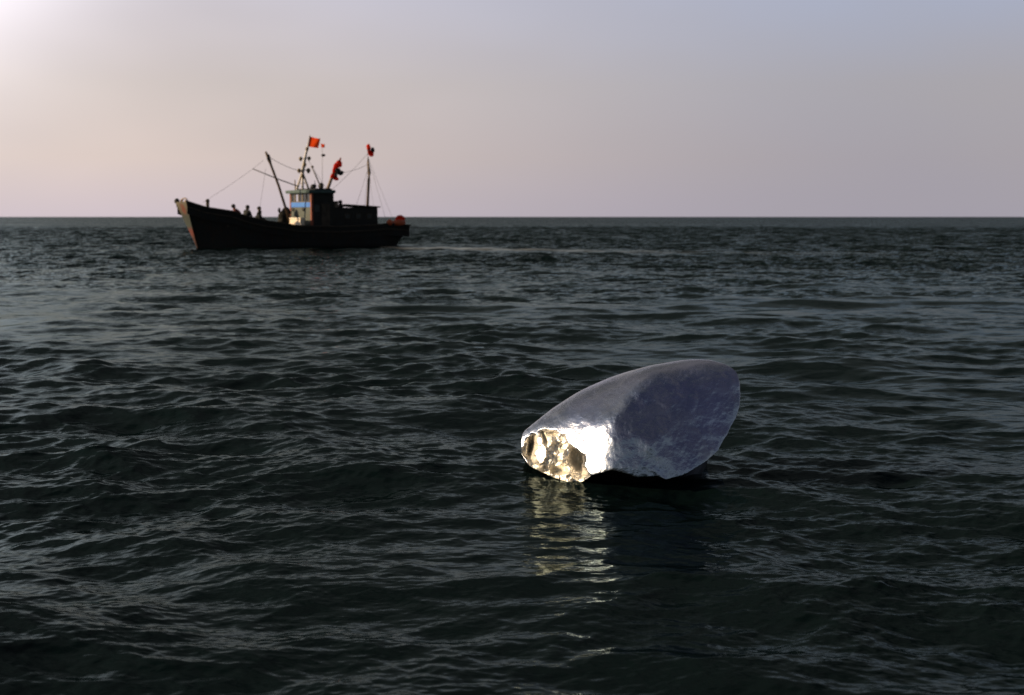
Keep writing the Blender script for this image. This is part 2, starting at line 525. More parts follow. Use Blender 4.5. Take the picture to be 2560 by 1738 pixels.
def build_sea():
    # rows: rings round the origin, finer near it; columns: fine ahead, coarse elsewhere
    rr = [0.6]
    while rr[-1] < 14000:
        r = rr[-1]
        if r < 4.5: d = .06
        elif r < 250: d = min(max(r * r / 2844 * .55, .012), .24)
        else: d = .24 + (r - 250) * .02
        rr.append(r + d)
    rr = np.array(rr)
    fine = np.arange(-R(33), R(33), .00105)
    coarse = np.arange(R(33), R(327), R(1.5))
    th = np.concatenate([fine, coarse])
    nr, nt = len(rr), len(th)
    RR, TH = np.meshgrid(rr, th, indexing='ij')
    x = (RR * np.sin(TH)); y = (RR * np.cos(TH))
    x = x.ravel(); y = y.ravel(); r = RR.ravel()
    step = np.gradient(rr)
    step = np.repeat(step, nt)
    isfine = np.tile(np.arange(nt) < len(fine), nr)
    lat = np.where(isfine, r * .00105, r * R(1.5))
    sp = np.maximum(step, lat)
    X = x.copy(); Y = y.copy(); Z = np.zeros_like(x)
    # wind patches: the short waves are livelier in some places than in others
    patch = smooth_noise(x, y, 3.3, 5) * .35 + smooth_noise(x * .6, y, 9.0, 6) * .35 + smooth_noise(x * .35, y, 26.0, 7) * .30
    patch = np.clip((patch - .5) * 4.0 + 1.0, .2, 1.8)
    # the boat's old track: a band of smoothed water running off to the right of the stern
    trk = np.array([(-11.5, 90.5), (-8, 92.5), (-4, 90), (1, 85.5), (8, 80), (16, 77), (30, 76), (60, 80)])
    dmin = np.full_like(x, 1e9)
    for (xa, ya), (xb, yb) in zip(trk[:-1], trk[1:]):
        t = np.clip(((x - xa) * (xb - xa) + (y - ya) * (yb - ya)) / ((xb - xa) ** 2 + (yb - ya) ** 2), 0, 1)
        dmin = np.minimum(dmin, np.hypot(x - xa - t * (xb - xa), y - ya - t * (yb - ya)))
    calm = (1 - .85 * np.exp(-(dmin / 4.0) ** 2) * np.exp(-np.clip(x, 0, 99) / 16))
    lee = 1 - .78 * np.exp(-((x - .1) ** 2 / 1.8 + (y - 8.7) ** 2 / 6.0))
    foam = np.exp(-(dmin / 2.0) ** 2) * np.exp(-np.clip(x + 8, 0, 99) / 8) * np.clip((x + 8.5) / 2, 0, 1)
    specs = [
        (band(173.0, 1024, 2.8, 13.0, .046, R(80), 4, 21, kp=2 * np.pi / 5.0), .12, 2.8, .9),
        (band(53.0, 1024, .75, 2.8, .088, R(97), 4, 12), -.31, .75, 1.0),
        (band(17.0, 1024, .2, .75, .115, R(70), 2.5, 3), .47, .2, 1.0),
        (band(4.7, 512, .05, .2, .10, R(110), 1, 4), -.2, .05, .7),
    ]
    ruffle = patch * calm * (.4 + .6 * lee)
    for i, (b, rot, lmin, chop) in enumerate(specs):
        f = np.clip((lmin * 1.6 - sp) / (lmin * .9), 0, 1)
        if i >= 1: f = f * calm
        f = f * (lee if i <= 1 else .4 + .6 * lee)
        if i <= 1: f = f * (1 + .5 * np.clip((r - 30) / 60, 0, 1))
        if i == 1: f = f * (.5 + .5 * patch)
        if i >= 2: f = f * patch * (.62 + .38 * np.clip((r - 9) / 14, 0, 1))
        msk = f > 0
        dx, dy, h = sample(b, x[msk], y[msk], rot)
        f = f[msk]
        X[msk] += dx * f * chop
        Y[msk] += dy * f * chop
        Z[msk] += h * f
    Z *= np.where(r > 250, np.exp(-(r - 250) / 700), 1)
    i = np.arange(nr - 1)[:, None]; j = np.arange(nt)[None, :]; j2 = (j + 1) % nt
    q = np.stack([i * nt + j, i * nt + j2, (i + 1) * nt + j2, (i + 1) * nt + j], -1).reshape(-1, 4)
    V = np.stack([X, Y, Z], -1)
    o = new_mesh('sea', V, q, mat_sea())
    at = o.data.attributes.new('foam', 'FLOAT', 'POINT')
    at.data.foreach_set('value', foam.astype(np.float32))
    at = o.data.attributes.new('ruffle', 'FLOAT', 'POINT')
    at.data.foreach_set('value', ruffle.astype(np.float32))
    tag(o, 'dark rippled open sea under the boat and the silver boulder', 'sea', kind='structure')
    return o


sea = build_sea()


# ------------------------------------------------------------------ floating steel boulder
def fbm(x, y, scale, octs, seed, gain=.5):
    a, s, tot, o = 1.0, scale, 0.0, 0.0
    for k in range(octs):
        c, sn = math.cos(.7 * k + seed), math.sin(.7 * k + seed)
        o = o + a * (smooth_noise(x * c + y * sn, -x * sn + y * c, s, seed * 13 + k) - .5)
        tot += a
        a *= gain
        s *= .5
    return o / tot * 2


def mat_steel():
    m = bpy.data.materials.new('beaten_steel')
    m.use_nodes = True
    t = NT(m.node_tree)
    oc = t.n('ShaderNodeTexCoord').outputs['Object']
    n1 = t.n('ShaderNodeTexNoise', i_Vector=oc, i_Scale=5.0, i_Detail=7.0, i_Roughness=.68).outputs[0]
    n2 = t.n('ShaderNodeTexNoise', i_Vector=t.vm('MULTIPLY', oc, (1.0, 1.0, 2.2)), i_Scale=17.0, i_Detail=6.0, i_Roughness=.7, i_Distortion=.8).outputs[0]
    n3 = t.n('ShaderNodeTexNoise', i_Vector=oc, i_Scale=1.7, i_Detail=3.0).outputs[0]
    c = t.mix(t.n('ShaderNodeMapRange', i_Value=n1, i_From_Min=.38, i_From_Max=.66).outputs[0], (.46, .51, .62), (.68, .70, .74))
    c = t.mix(t.n('ShaderNodeMapRange', i_Value=n3, i_From_Min=.45, i_From_Max=.65, i_To_Max=.6).outputs[0], c, (.62, .64, .84))
    ro = t.n('ShaderNodeMapRange', i_Value=t.m('ADD', t.m('MULTIPLY', n1, .6), t.m('MULTIPLY', n2, .4)), i_From_Min=.3, i_From_Max=.7, i_To_Min=.17, i_To_Max=.36).outputs[0]
    torn = t.n('ShaderNodeAttribute', attribute_name='torn').outputs['Fac']
    c = t.mix(torn, c, (.98, .93, .83))  # warm sunlight in the hollow put into its colour
    undershade = t.n('ShaderNodeAttribute', attribute_name='undershade').outputs['Fac']
    c = t.mix(undershade, c, (.004, .004, .004))  # shade under the rim put into the colour as near-black
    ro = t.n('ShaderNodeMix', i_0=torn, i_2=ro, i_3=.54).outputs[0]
    b1 = t.n('ShaderNodeBump', i_Strength=.5, i_Distance=.004, i_Height=n2)
    b2 = t.n('ShaderNodeBump', i_Strength=.5, i_Distance=.016, i_Height=n1, i_Normal=b1.outputs[0])
    p = t.n('ShaderNodeBsdfPrincipled', i_Base_Color=c, i_Metallic=t.m('SUBTRACT', 1.0, undershade), i_Specular_IOR_Level=.15, i_Roughness=t.m('ADD', ro, t.m('MULTIPLY', undershade, .45)), i_Normal=b2.outputs[0])
    o = t.n('ShaderNodeOutputMaterial')
    t.link(p.outputs[0], o.inputs[0])
    return m


def build_boulder():
    # outline in units of the close-up (0.304 photo px), clockwise from the left tip
    out_pts = [(143, 800), (146, 745), (170, 715), (200, 690), (300, 610), (400, 530), (500, 465), (600, 400), (700, 350), (800, 305), (900, 265), (1000, 232),
               (1100, 205), (1200, 178), (1300, 160), (1400, 143), (1500, 130), (1600, 125), (1700, 133), (1800, 160), (1870, 192), (1915, 235), (1936, 310),
               (1943, 420), (1935, 520), (1910, 600), (1860, 690), (1800, 800), (1740, 905), (1650, 970), (1560, 1030), (1450, 1085), (1330, 1118), (1262, 1085),
               (1180, 1085), (1100, 1098), (1030, 1075), (950, 1048), (880, 1036), (800, 1062), (720, 1082), (640, 1135), (560, 1140), (480, 1125), (400, 1095), (300, 1048),
               (190, 985), (160, 930), (146, 870)]
    P = np.array(out_pts, float)
    C = np.array([1000.0, 690.0])
    seg = np.hypot(*(np.roll(P, -1, 0) - P).T)
    s = np.concatenate([[0], np.cumsum(seg)])
    Pc = np.vstack([P, P[:1]])
    NT_ = 1100
    # Catmull-like smooth resampling of the closed outline
    tt = np.linspace(0, s[-1], NT_, endpoint=False)
    ox = np.interp(tt, s, Pc[:, 0]); oy = np.interp(tt, s, Pc[:, 1])
    ker = np.exp(-np.linspace(-2, 2, 25) ** 2); ker /= ker.sum()
    pad = lambda a: np.convolve(np.concatenate([a[-12:], a, a[:12]]), ker, 'valid')
    ox, oy = pad(ox), pad(oy)
    # torn, uneven lip along the bottom and the right
    jag = fbm(ox, oy, 60, 4, 3, .6)
    amt = np.clip((oy - 560) / 300, 0, 1) * 9 + 1.5
    rad = np.hypot(ox - C[0], oy - C[1])
    ox = ox + (ox - C[0]) / rad * jag * amt
    oy = oy + (oy - C[1]) / rad * jag * amt
    NR = 330
    sr = np.linspace(0.002, 1, NR) ** .92
    SR, J = np.meshgrid(sr, np.arange(NT_), indexing='ij')
    cx = C[0] + SR * (ox[J] - C[0]); cy = C[1] + SR * (oy[J] - C[1])
    u = (cx - 1050) * .00088; v = -(cy - 650) * .00088
    # broad facets; depth is the farthest of the facet planes, blended
    cB = 10.44
    planes = [
        (cB - .149, -.89, .42),    # A faces the sun
        (cB, .19, .69),             # B large upper face
        (cB - .19, -.95, 1.60),   # C upper left slope
        (cB - .035, .04, .30),      # D low face
        (cB - .076, .38, .50),       # E right face
        (cB - .42, .50, 1.25),      # F rounding to the top
    ]
    wob = .028 * fbm(u, v, .55, 3, 8) 
    sharp = 34.0
    acc = 0
    for i, (c0, a, b) in enumerate(planes):
        acc = acc + np.exp(sharp * (c0 + a * u + b * v + .022 * fbm(u, v, .4, 3, 20 + i) - 10.4))
    Yd = 10.4 + np.log(acc) / sharp
    # silhouette rounding above, thin lip below
    up = np.clip((760 - cy) / 500, 0, 1)
    up = up * np.clip((1880 - cx) / 450, 0, 1)
    Yd = Yd + (.30 * up + .012) * (1 - np.sqrt(np.clip(1 - SR ** 6, 0, 1)))
    Yd = Yd + wob
    # hammered dents
    Yd = Yd + .016 * fbm(u, v, .17, 4, 11) + .012 * fbm(u * .7, v * 1.4, .30, 2, 14) + .0035 * np.abs(fbm(u, v, .05, 4, 12))
    # a shallow groove with a raised fold on the low face and a dimple near its middle
    lx, ly = (cx - 1150) / 1.0, (cy - 800) / 1.0
    along = lx * .77 + ly * .64; across = -lx * .64 + ly * .77
    Yd = Yd - .018 * np.exp(-(across / 60) ** 2) * np.exp(-((along - 130) / 230) ** 2)
    # craggy hollow at the lower left
    hole = np.array([(175, 760), (235, 715), (330, 690), (400, 705), (520, 722), (545, 800), (640, 865), (690, 905), (672, 1000), (705, 1085), (650, 1170), (480, 1160), (370, 1110), (200, 1000), (172, 900)], float)
    inside = np.zeros_like(cx, bool)
    dist = np.full_like(cx, 1e9)
    for a_, b_ in zip(hole, np.roll(hole, -1, 0)):
        cond = ((a_[1] > cy) != (b_[1] > cy)) & (cx < (b_[0] - a_[0]) * (cy - a_[1]) / (b_[1] - a_[1] + 1e-9) + a_[0])
        inside ^= cond
        d = b_ - a_
        t = np.clip(((cx - a_[0]) * d[0] + (cy - a_[1]) * d[1]) / (d @ d), 0, 1)
        dist = np.minimum(dist, np.hypot(cx - a_[0] - t * d[0], cy - a_[1] - t * d[1]))
    edge = np.where(inside, dist, -dist) + 42 * fbm(cx, cy, 120, 3, 61, .55)
    k = np.clip(edge / 30 + .1, 0, 1); k = k * k * (3 - 2 * k)
    wu = u + .07 * fbm(u, v, .16, 3, 41); wv = v + .07 * fbm(u, v, .16, 3, 42)
    ridg = 1 - np.sqrt(fbm(wu * 1.3, wv * .8, .17, 3, 31) ** 2 + .004) * 2.2
    deep = .27 * np.exp(-((cx - 610) / 58) ** 2 - ((cy - 960) / 120) ** 2) + .21 * np.exp(-((cx - 225 - (820 - cy) * .15) / 22) ** 2 - ((cy - 840) / 75) ** 2) \
        + .12 * np.exp(-((cx - 440) / 85) ** 2 - ((cy - 730) / 16) ** 2) + .045 * np.exp(-((cx - 440) / 42) ** 2 - ((cy - 860) / 32) ** 2) + .09 * np.exp(-((cx - 330 - (cy - 770) * .3) / 12) ** 2 - ((cy - 770) / 50) ** 2) + .11 * np.exp(-((cx - 450) / 60) ** 2 - ((cy - 1040) / 26) ** 2)
    swell = .10 * np.exp(-((cx - 310) / 55) ** 2 - ((cy - 900) / 90) ** 2) + .06 * np.exp(-((cx - 300) / 40) ** 2 - ((cy - 780) / 50) ** 2) \
        + .05 * np.exp(-((cx - 395) / 22) ** 2 - ((cy - 800) / 50) ** 2) + .06 * np.exp(-((cx - 570) / 40) ** 2 - ((cy - 1020) / 60) ** 2)
    fine = fbm(wu, wv, .085, 4, 33, .6)
    pit = .05 - .015 * ridg + deep - swell - .024 * fine + .016 * np.abs(fbm(wu, wv, .032, 3, 35))
    rg = np.random.RandomState(9)
    dome = np.zeros_like(cx)
    for q_ in range(95):
        ax, ay = rg.uniform(165, 700), rg.uniform(690, 1140)
        rx_, ry_, an = rg.uniform(20, 52), rg.uniform(30, 75), rg.uniform(-.6, .6)
        hgt = rg.uniform(.018, .05) * (.35 if abs(ax - 610) < 60 and abs(ay - 930) < 100 else 1)
        dx_ = (cx - ax) * math.cos(an) + (cy - ay) * math.sin(an); dy_ = -(cx - ax) * math.sin(an) + (cy - ay) * math.cos(an)
        dome = np.maximum(dome, hgt * np.clip(1 - (dx_ / rx_) ** 2 - (dy_ / ry_) ** 2, 0, 1) ** .8)
    pit = pit + .015 - dome * .8
    Yd = Yd + k * np.maximum(pit, -.03)
    # creases and small folds over the whole skin
    Yd = Yd + (1 - k) * .016 * np.sqrt(fbm(wu * .8 + wv * .5, wv * .8 - wu * .5, .30, 4, 37, .5) ** 2 + .0005)
    # rays through the outline at the wanted depth
    px = 1260 + cx / 3.2875; py = 860 + cy / 3.2875
    X_ = (px - 1280) / FPX; Y_ = -(py - 869) / FPX
    dy = math.cos(PITCH) + Y_ * math.sin(PITCH); dz = -math.sin(PITCH) + Y_ * math.cos(PITCH)
    T = Yd / dy
    X = X_ * T; Y = Yd; Z = CAM_H + dz * T
    rings = [np.stack([X[i], Y[i], Z[i]], -1) for i in range(NR)]
    # back shell: from the rim down to a smaller foot under water
    Pm = rings[-1]
    top = np.clip((Pm[:, 2] - .12) / .5, 0, 1)[:, None]
    xc = .22
    foot = Pm.copy()
    rt = np.clip((Pm[:, 0] - xc) / .35, 0, 1)
    foot[:, 0] = xc + (Pm[:, 0] - xc) * (.50 + .30 * rt)
    foot[:, 1] = np.maximum(Pm[:, 1] + .34, 10.80) + top[:, 0] * .22
    foot[:, 2] = -.30 - .12 * top[:, 0]
    ctrl = Pm.copy()
    ctrl[:, 1] += .30 + .14 * top[:, 0]
    ctrl[:, 0] = xc + (Pm[:, 0] - xc) * (.84 + .06 * top[:, 0] + .08 * rt)
    ctrl[:, 2] = Pm[:, 2] * .92 + .02
    rough = fbm(Pm[:, 0] * 1.0, Pm[:, 2], .12, 4, 55)[:, None]
    lip = Pm + np.array([0, .012, 0]) + (np.array([xc, 10.7, .3]) - Pm) * .012
    rings.append(lip)
    for t in np.linspace(.04, 1, 60):
        B = lip * (1 - t) ** 2 + ctrl * 2 * t * (1 - t) + foot * t * t
        B = B + rough * .012 * math.sin(math.pi * t) + .008 * math.sin(math.pi * t) * fbm(Pm[:, 0] + t * .5, Pm[:, 2] - t * .4, .10, 3, 57)[:, None]
        rings.append(B)
    V = np.concatenate(rings)
    n = len(rings)
    i = np.arange(n - 1)[:, None]; j = np.arange(NT_)[None, :]; j2 = (j + 1) % NT_
    q = np.stack([i * NT_ + j, i * NT_ + j2, (i + 1) * NT_ + j2, (i + 1) * NT_ + j], -1).reshape(-1, 4)
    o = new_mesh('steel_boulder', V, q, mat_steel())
    at = o.data.attributes.new('torn', 'FLOAT', 'POINT')  # hollow mask, also carries the painted sunlight tint
    kk = np.zeros(len(V), np.float32); kk[:NR * NT_] = k.ravel()
    at.data.foreach_set('value', kk)
    at = o.data.attributes.new('undershade', 'FLOAT', 'POINT')  # mask of the painted shade on the back shell below the low rim
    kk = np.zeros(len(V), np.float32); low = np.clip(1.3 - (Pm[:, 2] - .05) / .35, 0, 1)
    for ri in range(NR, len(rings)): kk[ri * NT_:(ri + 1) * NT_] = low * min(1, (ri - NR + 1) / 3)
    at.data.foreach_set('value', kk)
    tag(o, 'silver mirror steel boulder floating on the sea with a torn hollow tinted sunlit gold', 'sculpture')
    import bmesh
    bm = bmesh.new(); bm.from_mesh(o.data)
    bm.verts.ensure_lookup_table()
    try:
        bm.faces.new([bm.verts[k] for k in range(NT_)])
        bm.faces.new([bm.verts[(n - 1) * NT_ + k] for k in range(NT_)][::-1])
    except Exception: pass
    bmesh.ops.recalc_face_normals(bm, faces=bm.faces)
    bm.to_mesh(o.data); bm.free()
    return o


boulder = build_boulder()


# ------------------------------------------------------------------ fishing boat (local: x to the bow, y to port, z up)
HEAD = R(33)
BO = Vector((-13.84, 93.28, 0.0))
boat = empty('fishing_boat', BO, math.pi + HEAD)
tag(boat, 'dark wooden fishing boat with blue banded wheelhouse and red flags crossing the horizon', 'boat')
BM = Matrix.Translation(BO) @ Matrix.Rotation(math.pi + HEAD, 4, 'Z')


def interp(x, tab):
    xs = [t[0] for t in tab]; ys = [t[1] for t in tab]
    return float(np.interp(x, xs, ys))


SHEER = [(-7.3, 1.40), (-6.6, 1.46), (-5.4, 1.52), (-4.6, 1.44), (-1.9, 1.33), (1.2, 1.40), (2.3, 1.60), (3.3, 1.72), (4.3, 1.95), (4.8, 2.10), (5.3, 2.30), (6.9, 2.55), (8.0, 2.92)]
WID = [(-7.3, 1.55), (-6, 1.85), (-3, 2.1), (0, 2.15), (3, 2.1), (5, 1.85), (6.9, 1.35), (8.0, .98)]
WIDW = [(-7.3, 1.0), (-6.4, 1.25), (-5, 1.6), (-2, 1.9), (1, 1.9), (4, 1.55), (6, .9), (7.0, .42), (8.0, .04)]


def hull_mesh():
    xs = np.concatenate([np.linspace(-7.3, 6.5, 60), np.linspace(6.6, 8.0, 14)])
    vs, fs = [], []
    K = 13
    for x in xs:
        t = (x + 7.3) / 15.3
        sh = interp(x, SHEER); wt = interp(x, WID); ww = interp(x, WIDW)
        ring = []
        for k in range(K):
            f = k / (K - 1)                       # 0 keel .. 1 sheer
            if f < .3:
                g = f / .3
                z = -.7 + .7 * g
                y = ww * g ** .6
            else:
                g = (f - .3) / .7
                z = sh * g
                y = ww + (wt - ww) * g ** 1.3
            # raked stem and stern: lower points pulled back
            bow = max(0, (x - 5.0) / 3.0); st = max(0, (-5.0 - x) / 2.3)
            xl = x - bow * (1 - z / sh) * 1.05 + st * (1 - max(z, 0) / sh) * .75
            ring.append((xl, y, z))
        vs += [(a, b, c) for a, b, c in ring] + [(a, -b, c) for a, b, c in ring]
    n = 2 * K
    for i in range(len(xs) - 1):
        for k in range(K - 1):
            fs.append((i * n + k, i * n + k + 1, (i + 1) * n + k + 1, (i + 1) * n + k))
            fs.append((i * n + K + k, (i + 1) * n + K + k, (i + 1) * n + K + k + 1, i * n + K + k + 1))
    # stern board
    for k in range(K - 1):
        fs.append((k, K + k, K + k + 1, k + 1))
    # inner bulwark, 9 cm inboard, down to the deck
    m = MB(); m.add(vs, fs)
    vi, fi = [], []
    for x in xs:
        sh = interp(x, SHEER); wt = interp(x, WID)
        for sgn in (1, -1):
            vi += [(x, sgn * wt, sh), (x - .03, sgn * (wt - .09), sh + .004), (x - .03, sgn * (wt - .12), sh - .75)]
    for i in range(len(xs) - 1):
        for s in (0, 3):
            for k in range(2):
                a = i * 6 + s + k
                fi.append((a, a + 1, a + 7, a + 6))
    m.add(vi, fi)
    return m, xs


hm, hx_ = hull_mesh()
hm.build('hull', M['hull'], boat, smooth=True)
# bow board between the two bulwark ends
m = MB()
rows = 12
P = []
for i in range(rows + 1):
    g = i / rows
    sh = 2.92
    z = -.3 + g * (sh + .3)
    zc = max(z, 0)
    wz = .04 + (.98 - .04) * (zc / sh) ** 1.25
    xl = 8.0 - (1 - z / sh) * 1.05 + .02
    P.append([(xl + .03 * (1 - abs(q)), q * wz, z) for q in (-1, -.5, 0, .5, 1)])
m.sheet(P, -.06)
m.build('bow_board', M['bow'], boat, smooth=False)
# deck
m = MB()
vs, fs = [], []
dx = np.linspace(-7.2, 7.7, 40)
for x in dx:
    z = interp(x, SHEER) - .62
    wd = interp(x, WID) - .10
    vs += [(x, wd, z), (x, -wd, z), (x, wd, z - .05), (x, -wd, z - .05)]
for i in range(len(dx) - 1):
    a = i * 4
    fs += [(a, a + 1, a + 5, a + 4), (a + 2, a + 6, a + 7, a + 3)]
m.add(vs, fs)
m.build('deck', M['deck'], boat)
# rail caps and rubbing strakes
for nm, off, dz, rr_ in (('rail_cap', 0.0, .03, .05), ('rubbing_strake', .03, -.32, .05)):
    for sgn in (1, -1):
        m = MB()
        pts = []
        for x in np.linspace(-7.25, 7.95, 60):
            sh = interp(x, SHEER)
            g = (sh + dz) / sh
            wt = interp(x, WID); ww = interp(x, WIDW)
            y = ww + (wt - ww) * min(g, 1) ** 1.3 + off
            bow = max(0, (x - 5.0) / 3.0)
            pts.append((x - bow * (1 - g) * 1.05, sgn * y, sh + dz))
        m.tube(pts, rr_, 6)
        m.build(nm, M['timber'], boat)
# stern cap
m = MB(); m.box(-7.42, -7.25, -1.58, 1.58, 1.34, 1.46); m.build('stern_rail', M['timber'], boat, bevel=.02)
# bow fittings
m = MB()
m.tube([(8.0, -.15, 2.9), (7.98, -.1, 3.05), (7.93, .08, 3.12), (7.88, .35, 3.14), (7.85, .52, 3.06)], .045, 8)
m.tube([(7.95, .0, 2.86), (7.95, 0.0, 3.1)], .05, 8)
m.box(7.75, 7.95, .30, .52, 2.82, 3.02)
m.build('bow_roller', M['pale_pole'], boat)
m = MB(); m.tube([(6.44, .35, 2.0), (6.44, .35, 2.98)], [.10, .10], 10); m.ball((6.44, .35, 2.98), .13); m.tube([(6.44, .13, 2.80), (6.44, .57, 2.80)], .04, 8)
m.build('bollard', M['timber'], boat)
# forecastle step and hatch
m = MB(); m.box(2.0, 3.6, -1.1, 1.1, 1.0, 1.55); m.build('hold_hatch', M['timber'], boat, bevel=.04)
m = MB(); m.box(4.0, 5.6, -1.4, 1.4, 1.35, 1.72); m.build('foredeck_locker', M['timber'], boat, bevel=.04)

# wheelhouse with a faceted front
plan = [(-1.66, -1.6), (-.16, -1.6), (-.04, -1.45), (-.04, 1.45), (-.16, 1.6), (-1.66, 1.6)]


def sub(poly, g):
    cx_ = sum(p[0] for p in poly) / len(poly)
    return [(cx_ + (p[0] - cx_) * g, p[1] * g) for p in poly]


wh = MB(); wh.prism(plan, .75, 2.62); whb = wh.build('wheelhouse', M['house_front'], boat, bevel=.02)
# side and rear cladding, dark
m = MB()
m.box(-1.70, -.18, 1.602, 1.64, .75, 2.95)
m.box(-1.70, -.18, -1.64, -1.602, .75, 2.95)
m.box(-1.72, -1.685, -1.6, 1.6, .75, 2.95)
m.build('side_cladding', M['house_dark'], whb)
m = MB(); m.prism(sub(plan, 1.012), 2.622, 2.93); m.build('blue_band', M['blue'], whb)
# window zone: mullions with panes
zw0, zw1 = 2.93, 3.52
front_edges = [(2, 3)]
for a_, b_ in front_edges:
    A, B = Vector(plan[a_]), Vector(plan[b_])
    nseg = 5 if (a_, b_) == (2, 3) else 1
    for k in range(nseg):
        p0 = A.lerp(B, k / nseg); p1 = A.lerp(B, (k + 1) / nseg)
        d = (p1 - p0).normalized()
        inn = Vector((-d.y, d.x))
        if inn.dot(Vector((-.6, 0)) - p0) < 0: inn = -inn
        def q3(s_, off, z): 
            p = p0.lerp(p1, s_) + inn * off
            return (p.x, p.y, z)
        f = MB()
        wd = .085 / (p1 - p0).length
        for s0, s1, za, zb in ((0, wd, zw0, zw1), (1 - wd, 1, zw0, zw1), (wd, 1 - wd, zw0, zw0 + .06), (wd, 1 - wd, zw1 - .07, zw1)):
            f.add([q3(s0, 0, za), q3(s1, 0, za), q3(s1, .06, za), q3(s0, .06, za), q3(s0, 0, zb), q3(s1, 0, zb), q3(s1, .06, zb), q3(s0, .06, zb)],
                  [(3, 2, 1, 0), (4, 5, 6, 7), (0, 1, 5, 4), (1, 2, 6, 5), (2, 3, 7, 6), (3, 0, 4, 7)])
        fo = f.build('window', M['house_wood'], whb)
        g = MB()
        g.add([q3(wd, .03, zw0 + .06), q3(1 - wd, .03, zw0 + .06), q3(1 - wd, .04, zw0 + .06), q3(wd, .04, zw0 + .06),
               q3(wd, .03, zw1 - .07), q3(1 - wd, .03, zw1 - .07), q3(1 - wd, .04, zw1 - .07), q3(wd, .04, zw1 - .07)],
              [(3, 2, 1, 0), (4, 5, 6, 7), (0, 1, 5, 4), (1, 2, 6, 5), (2, 3, 7, 6), (3, 0, 4, 7)])
        # the second pane from the far side is an opening one sees the sky through
        if not ((a_, b_) == (2, 3) and k == 1):
            g.build('window_pane', M['glass'], whb)
# upper side walls with a side window and door
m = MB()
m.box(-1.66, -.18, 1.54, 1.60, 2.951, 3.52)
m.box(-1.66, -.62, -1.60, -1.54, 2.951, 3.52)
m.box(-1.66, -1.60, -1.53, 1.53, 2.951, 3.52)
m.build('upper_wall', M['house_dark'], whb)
m = MB(); m.box(-1.35, -.75, 1.641, 1.675, 1.25, 2.85); d_ = m.build('door', M['timber'], whb, bevel=.01)
m = MB(); m.box(-.62, -.25, 1.641, 1.66, 2.3, 2.75); m.build('side_window', M['glass'], whb)
m = MB(); m.box(-.17, -.03, 1.52, 1.67, .9, 3.515); m.build('corner_post', M['red_trim'], whb)
m = MB(); m.box(-.17, -.03, -1.67, -1.52, 2.0, 3.515); m.build('corner_post', M['red_trim'], whb)
for y in (-1.15, .45):
    m = MB(); m.ball((-.02, y, 2.48), (.06, .20, .13)); m.build('porthole', M['black'], whb, smooth=True)
# roof
rp = [(-1.72, -1.8), (.14, -1.8), (.30, -1.6), (.30, 1.6), (.14, 1.8), (-1.72, 1.8)]
m = MB(); m.prism(rp, 3.52, 3.72); m.build('roof', M['green_roof'], whb, bevel=.03)
m = MB(); m.prism([(-1.66, -1.3), (-.35, -1.3), (-.35, 1.5), (-1.66, 1.5)], 3.722, 3.83, -.1); m.build('roof_box', M['house_dark'], whb, bevel=.02)
m = MB(); m.ball((-.55, .9, 3.93), (.20, .22, .17), lump=.1); m.build('roof_lamp', M['black'], whb, smooth=True)
m = MB(); m.ball((-1.15, .8, 3.98), (.17, .2, .22), lump=.15, seed=2); m.build('roof_lamp', M['black'], whb, smooth=True)
m = MB(); m.ball((-.85, .5, 4.02), (.10, .10, .12)); m.tube([(-.85, .5, 3.8), (-.85, .5, 4.35)], .025); m.build('masthead_light', M['cream'], whb, smooth=True)
m = MB(); m.tube([(-.15, -1.0, 3.66), (-.12, -1.0, 4.42)], [.05, .035]); m.build('whistle_pipe', M['pale_pole'], whb)

# raised aft cabin
ac = MB(); ac.box(-4.95, -1.74, -1.45, 1.45, .75, 2.60); acb = ac.build('aft_cabin', M['house_dark'], boat, bevel=.03)
m = MB()
m.add([(-5.06, -1.6, 2.60), (-2.6, -1.6, 2.74), (-2.6, 1.6, 2.74), (-5.06, 1.6, 2.60), (-5.06, -1.6, 2.68), (-2.6, -1.6, 2.82), (-2.6, 1.6, 2.82), (-5.06, 1.6, 2.68)],
      [(3, 2, 1, 0), (4, 5, 6, 7), (0, 1, 5, 4), (1, 2, 6, 5), (2, 3, 7, 6), (3, 0, 4, 7)])
m.build('cabin_roof', M['timber'], acb)
for x in (-4.3, -3.5, -2.7):
    m = MB(); m.box(x - .2, x + .2, 1.452, 1.48, 1.85, 2.2); f_ = m.build('cabin_window', M['timber'], acb)
    m = MB(); m.box(x - .15, x + .15, 1.481, 1.49, 1.90, 2.15); m.build('cabin_pane', M['glass'], acb)
m = MB(); m.tube([(-2.15, .9, 2.6), (-2.15, .9, 2.98)], [.17, .17], 12); m.tube([(-2.15, .9, 2.98), (-2.15, .9, 3.02)], .21, 12); m.build('funnel', M['pale_pole'], acb)

# poles and masts
def pole(name, pts, r, mat, parent=boat, seg=10):
    m_ = MB(); m_.tube(pts, r, seg)
    return m_.build(name, mat, parent, smooth=True)


